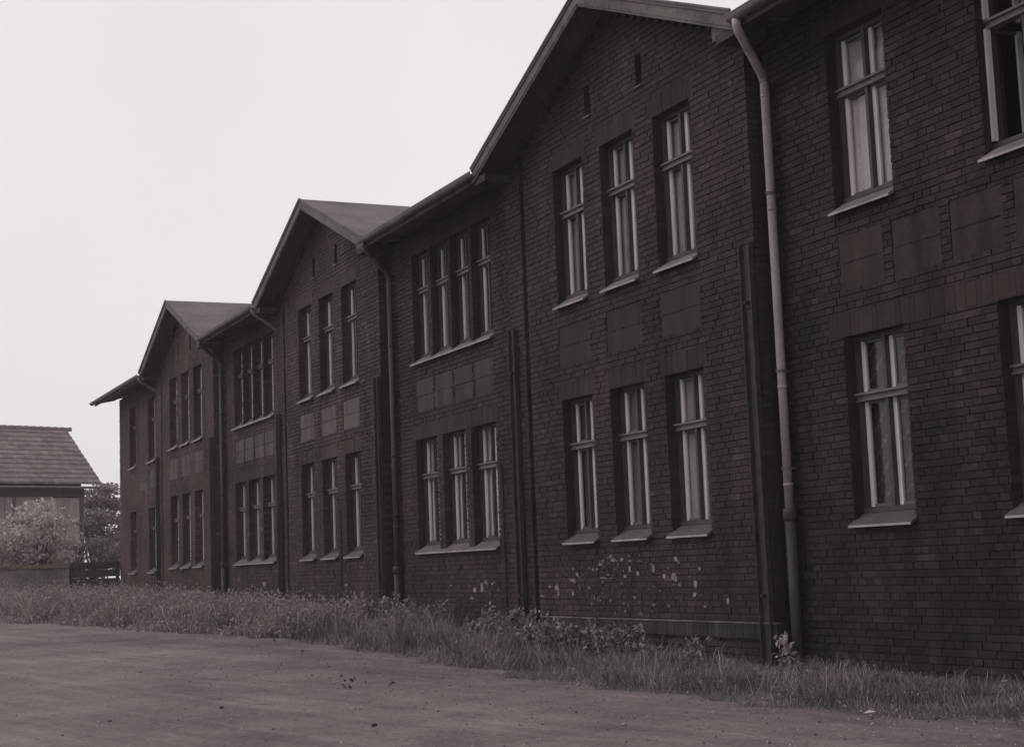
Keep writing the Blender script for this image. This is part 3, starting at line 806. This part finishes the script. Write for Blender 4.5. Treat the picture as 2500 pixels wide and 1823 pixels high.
def tree(name, x, y, label, cat, trunk_h, crown, nclump, nleaf, lsize, tl, th, seed, stems=1, flat=1.0, group=None):
    """crown = (centre height, radius xy, radius z); clumps sit through the volume, limbs reach each clump"""
    rs = np.random.default_rng(seed); z0 = float(gz(x, y)) - .05
    t = thing(name, (x, y, z0), label, cat, group)
    ch, rxy, rz = crown
    cl = []
    while len(cl) < nclump:
        p = rs.uniform(-1, 1, 3)
        if np.linalg.norm(p) < 1 and np.linalg.norm(p) > .25:
            k = 1.0 - .35 * max(p[2], 0)
            cl.append(np.array([x + p[0] * rxy * k, y + p[1] * rxy * k, z0 + ch + p[2] * rz]))
    mb = MB()
    for s in range(stems):
        bx, by = x + rs.uniform(-.3, .3) * (stems > 1), y + rs.uniform(-.3, .3) * (stems > 1)
        mb.tube([(bx, by, z0), (bx + rs.uniform(-.1, .1), by + rs.uniform(-.1, .1), z0 + trunk_h * .5), (x + rs.uniform(-.2, .2), y + rs.uniform(-.2, .2), z0 + trunk_h), (x + rs.uniform(-.3, .3), y + rs.uniform(-.3, .3), z0 + ch + rz * .6)],
                [.10, .08, .06, .015], 7)
    for c in cl[::2]:
        b0 = np.array([x, y, z0 + trunk_h * rs.uniform(.5, 1.1)]); m = (b0 + c) / 2 + np.array([0, 0, .12])
        mb.tube([b0, m, c], [.035, .02, .006], 5)
    build(mb, 'trunk', M_BARK, t)
    C_ = []; S_ = []
    for c in cl:
        k = int(nleaf / nclump * rs.uniform(.6, 1.4)); r = rs.uniform(.16, .34) * rxy
        o = rs.normal(size=(k, 3)) * np.array([r, r, r * .55 * flat]) * .62
        C_.append(c + o); S_.append(rs.uniform(.6, 1.2, k) * lsize)
    C_ = np.concatenate(C_); S_ = np.concatenate(S_)
    v, f, ti = leaves(C_, S_, tl, th, 1.7, .1)
    o = link('crown', np_mesh('crown', v, f, ti, M_LEAF), t); return t

tree('leafy_bush', -39.6, -1.5, 'large pale leafy bush growing in front of the barn', 'bush', .7, (2.0, 1.55, 1.35), 70, 7000, .15, .30, .60, 3, stems=4)
tree('leafy_bush', -39.0, -3.7, 'lower pale bush spilling over the boundary wall at the left edge', 'bush', .5, (1.45, 1.1, .9), 40, 3800, .15, .30, .58, 4, stems=3)
tree('garden_tree', -59, 4.4, 'dark tree with tiered branches behind the gap between barn and brick building', 'tree', 1.6, (3.1, 1.9, 1.75), 80, 8000, .20, .14, .30, 5, flat=.45)
tree('garden_tree', -57, 6.2, 'smaller dark tree half hidden by the far corner of the brick building', 'tree', 1.2, (2.1, 1.5, 1.2), 50, 4000, .18, .15, .30, 6, flat=.6)
tree('leafy_bush', -41.5, .8, 'dense low bush behind the dark plank fence', 'bush', .4, (1.15, 1.2, .75), 45, 4200, .13, .12, .24, 8, stems=3)
tree('leafy_bush', -43.5, 2.6, 'grey bush behind the fence touching the far building corner', 'bush', .4, (1.2, 1.1, .75), 40, 3500, .13, .14, .26, 9, stems=3)

def weed(name, x, y, h, r, n, ls, tl, th, label, cat='weed', group=None, bare=False):
    z0 = float(gz(x, y)) - .02; t = thing(name, (x, y, z0), label, cat, group)
    mb = MB(); C_ = []
    ns = max(3, int(n / 45))
    for s in range(ns):
        a = rng.uniform(0, 6.28); d = r * math.sqrt(rng.uniform(0, 1)); hh = h * rng.uniform(.6, 1.0) * (1 - .35 * d / r)
        p0 = np.array([x + .4 * d * math.cos(a), y + .4 * d * math.sin(a), z0]); p1 = np.array([x + d * math.cos(a), y + d * math.sin(a), z0 + hh])
        pm = (p0 + p1) / 2 + np.array([0, 0, .1 * hh])
        mb.tube([p0, pm, p1], [.008, .006, .003], 5, .10)
        k = int(n / ns); u = rng.uniform(.12 if not bare else .2, 1.05, k)[:, None]
        pts = np.where(u < .5, p0 + (pm - p0) * u * 2, pm + (p1 - pm) * (u - .5) * 2) + rng.normal(size=(k, 3)) * (.05 if not bare else .03)
        C_.append(pts)
    build(mb, 'stem', M_LEAF, t); C_ = np.concatenate(C_)
    v, f, ti = leaves(C_, rng.uniform(.6, 1.25, len(C_)) * ls, tl, th, 1.7, .0)
    link('leaves', np_mesh('leaves', v, f, ti, M_LEAF), t)
weed('nettle_clump', -.95, -.62, .60, .50, 900, .095, .07, .36, 'thick nettle clump covering the foot of the left corner of the near bay', 'weed', 'weeds along the wall foot')
weed('nettle_clump', .15, -.62, .46, .48, 700, .09, .07, .34, 'nettle clump against the plinth below the left windows of the near bay', 'weed', 'weeds along the wall foot')
weed('nettle_clump', 1.25, -.58, .40, .48, 700, .085, .05, .32, 'nettle clump below the middle window of the near bay', 'weed', 'weeds along the wall foot')
weed('nettle_clump', 2.30, -.56, .48, .42, 800, .08, .04, .30, 'round dark nettle clump, rightmost of the weeds under the near bay', 'weed', 'weeds along the wall foot')
weed('dock_weed', 3.55, -.55, .36, .5, 220, .08, .10, .34, 'sparse low weeds below the right window of the near bay', 'weed', 'weeds along the wall foot')
weed('dock_weed', -6.75, -.35, .75, .42, 500, .095, .10, .34, 'bushy weed at the foot of the middle bay right corner', 'weed', 'weeds along the wall foot')
weed('dock_weed', -12.2, -.45, .62, .45, 260, .10, .10, .22, 'tall weed patch at the left corner of the middle bay', 'weed', 'weeds along the wall foot')
weed('dock_weed', -4.9, -.10, .60, .6, 500, .09, .06, .26, 'dark weeds below the three lower windows between the near and middle bay', 'weed', 'weeds along the wall foot')
weed('sapling', 5.34, -.14, .52, .20, 64, .085, .22, .46, 'small pale-leaved sapling at the foot of the pale rain pipe', 'sapling', None, True)

# ---- grass: blades as one mass
def blades(px, py, h, wd, tl, th):
    n = len(px); z = gz(px, py) - .03
    a = 9.0 * patchy(px * 1.6, py * 1.6) + rng.normal(0, .75, n); ln = h * rng.uniform(.25, 1.25, n); b = rng.uniform(0, 6.283, n)
    dx, dy = np.cos(a) * ln, np.sin(a) * ln; sx, sy = np.cos(b) * wd / 2, np.sin(b) * wd / 2
    base = np.stack([px, py, z], -1); mid = base + np.stack([dx * .35, dy * .35, h * .62], -1); tip = base + np.stack([dx, dy, h * (1.05 - .45 * (ln / h))], -1)
    s = np.stack([sx, sy, np.zeros(n)], -1)
    v = np.stack([base - s, base + s, mid + s * .8, mid - s * .8, tip], 1).reshape(-1, 3)
    k = np.arange(n) * 5
    f = [(i, i + 1, i + 2, i + 3) for i in k] + [(i + 3, i + 2, i + 4) for i in k]
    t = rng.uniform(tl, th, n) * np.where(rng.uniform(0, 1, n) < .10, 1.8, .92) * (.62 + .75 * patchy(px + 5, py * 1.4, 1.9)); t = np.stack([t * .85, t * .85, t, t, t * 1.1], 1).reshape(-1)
    return v, f, t
def patchy(x, y, s=1.0):
    return .5 + .5 * np.sin(x * 1.7 * s + 2.1 * np.sin(y * 1.3 * s)) * np.sin(y * 2.1 * s + 1.1 * np.sin(x * .9 * s))
def field(n, xr, ymap, h0, h1, wd, tl, th, name, label, nl=0, ls=1.0):
    u = rng.uniform(0, 1, n); x = xr[0] + (xr[1] - xr[0]) * u; y = ymap(x, rng.uniform(0, 1, n))
    p = .6 * patchy(x, y) + .4 * patchy(x + 3, y - 1, 2.7); keep = rng.uniform(0, 1, n) < (.25 + .75 * p)
    x, y, p = x[keep], y[keep], p[keep]
    h = rng.uniform(h0, h1, len(x)) ** 1.0 * (.45 + .9 * p) * np.clip((y - yedge(x) + .12) / .5, .35, 1) * np.interp(x, [-7, -1, 4, 9], [1, .85, .52, .42]) * np.clip(1.25 - (y - yedge(x)) / (.3 - yedge(x)) * .75, .5, 1)
    v, f, t = blades(x, y, h, wd, tl, th)
    if nl:
        sel = rng.integers(0, len(x), nl); sel = sel[p[sel] > .35]; k = len(sel)
        q = np.stack([x[sel] + rng.normal(0, .06, k), y[sel] + rng.normal(0, .06, k), gz(x[sel], y[sel]) + h[sel] * rng.uniform(.3, 1.05, k)], -1)
        v2, f2, t2 = leaves(q, rng.uniform(.04, .11, k) * ls, tl, th * 1.1, 2.2, .2)
        n0 = len(v); v = np.concatenate([v, v2]); f = f + [tuple(int(i) + n0 for i in r) for r in f2]; t = np.concatenate([t, t2])
    o = link(name, np_mesh(name, v, f, t, M_GRASS)); o['kind'] = 'stuff'; tag(o, label, 'grass')
rag = lambda x: .13 * np.sin(5.3 * x) + .09 * np.sin(11.7 * x + 1) + .07 * np.sin(2.1 * x + 2)
edge_in = lambda x, r: yedge(x) - .12 + rag(x) + (.37 - yedge(x) - rag(x)) * r
field(105000, (-5.5, 12.5), edge_in, .07, .38, .006, .05, .28, 'grass', 'rough grass verge between the dirt road and the near brick wall', 1500, .6)
field(7000, (-5, 12.5), edge_in, .35, .95, .005, .14, .36, 'dry_stalks', 'sparse taller dry stalks standing out of the near grass verge')
def far_map(x, r):
    e = yedge(x) - .15 + 1.5 * rag(x); return e + (.30 - e) * r
field(80000, (-33, -5.5), far_map, .16, .72, .015, .13, .36, 'tall_grass', 'tall rough grass in front of the middle and far bays', 45000, .9)
field(12000, (-62, -33.5), lambda x, r: yedge(x) + (8 - yedge(x)) * r, .2, .6, .05, .12, .3, 'meadow_grass', 'rough grass beyond the boundary wall')

# ---- stones and litter on the road
def stone(x, y, s, t, label='small loose stone lying on the dirt road', name='stone'):
    mb = MB(); z = float(gz(x, y)) + .012
    vs = []; fs = []
    n1, n2 = 6, 4
    for i in range(n2 + 1):
        for k in range(n1):
            ph = math.pi * i / n2; a = 2 * math.pi * k / n1; r = s * random.uniform(.75, 1.2)
            vs.append((x + r * math.sin(ph) * math.cos(a), y + r * math.sin(ph) * math.sin(a), z + s * .25 + r * .55 * math.cos(ph)))
    for i in range(n2):
        for k in range(n1): fs.append((i * n1 + k, (i + 1) * n1 + k, (i + 1) * n1 + (k + 1) % n1, i * n1 + (k + 1) % n1))
    mb.add(vs, fs, t); o = build(mb, name, M_STONE); tag(o, label, 'stone', 'loose stones on the dirt road'); return o
for i in range(26):
    x = rng.uniform(-6, 10.5); y = yedge(x) - .15 - abs(rng.normal(0, 1.6))
    stone(x, float(y), float(rng.uniform(.012, .030)), float(rng.choice([.06, .09, .16, .28])))
g = MB()
for i in range(7000):
    x = 12 - 22 * rng.uniform(0, 1) ** 1.6; y = float(yedge(x)) + .05 - abs(rng.normal(0, 2.8)); s = .004 + .012 * rng.uniform(0, 1) ** 3; z = float(gz(x, y)) + .012
    t = rng.choice([.06, .11, .15, .19, .24, .28]); q = rng.uniform(.6, 1.3, 5)
    g.add([(x + s * q[0], y, z), (x, y + s * q[1], z), (x - s * q[2], y, z), (x, y - s * q[3], z), (x, y, z + s * q[4])], [(0, 1, 4), (1, 2, 4), (2, 3, 4), (3, 0, 4)], t)
o = build(g, 'gravel', M_STONE); o['kind'] = 'stuff'; tag(o, 'fine loose gravel scattered over the dirt road', 'gravel')
stone(3.9, -6.0, .026, .03, 'single dark lump of coal on the bare road at lower left'); stone(6.6, -5.35, .030, .02, 'jet-black lump at the bottom edge of the road left of centre')
weed('road_weed', 3.2, -4.45, .10, .03, 20, .05, .03, .06, 'tiny dark plant standing alone in the dirt road')
pp = MB(); x, y = 9.05, -1.98; z = float(gz(x, y)) + .015
pp.add([(x, y, z), (x + .07, y + .015, z + .006), (x + .10, y + .06, z + .015), (x + .02, y + .05, z + .008), (x + .045, y + .03, z + .028)], [(0, 1, 4), (1, 2, 4), (2, 3, 4), (3, 0, 4), (0, 3, 2, 1)], .34)
tag(build(pp, 'paper_scrap', M_STONE), 'crumpled pale paper scrap at the grass edge near the right', 'litter')

# ------------------------------------------------------------------ haze
hz = MB(); hz.box(-245, 245, -245, 245, -3.6, 9.5)
hm = bpy.data.materials.new('haze_air'); hm.use_nodes = True; t = hm.node_tree; t.nodes.clear()
o_ = N(t, 'ShaderNodeOutputMaterial'); pv = N(t, 'ShaderNodeVolumePrincipled')
pv.inputs['Color'].default_value = (.98, .86, .84, 1); pv.inputs['Density'].default_value = .0010; pv.inputs['Anisotropy'].default_value = .0
t.links.new(pv.outputs[0], o_.inputs['Volume'])
ho = build(hz, 'haze', hm); ho['kind'] = 'stuff'
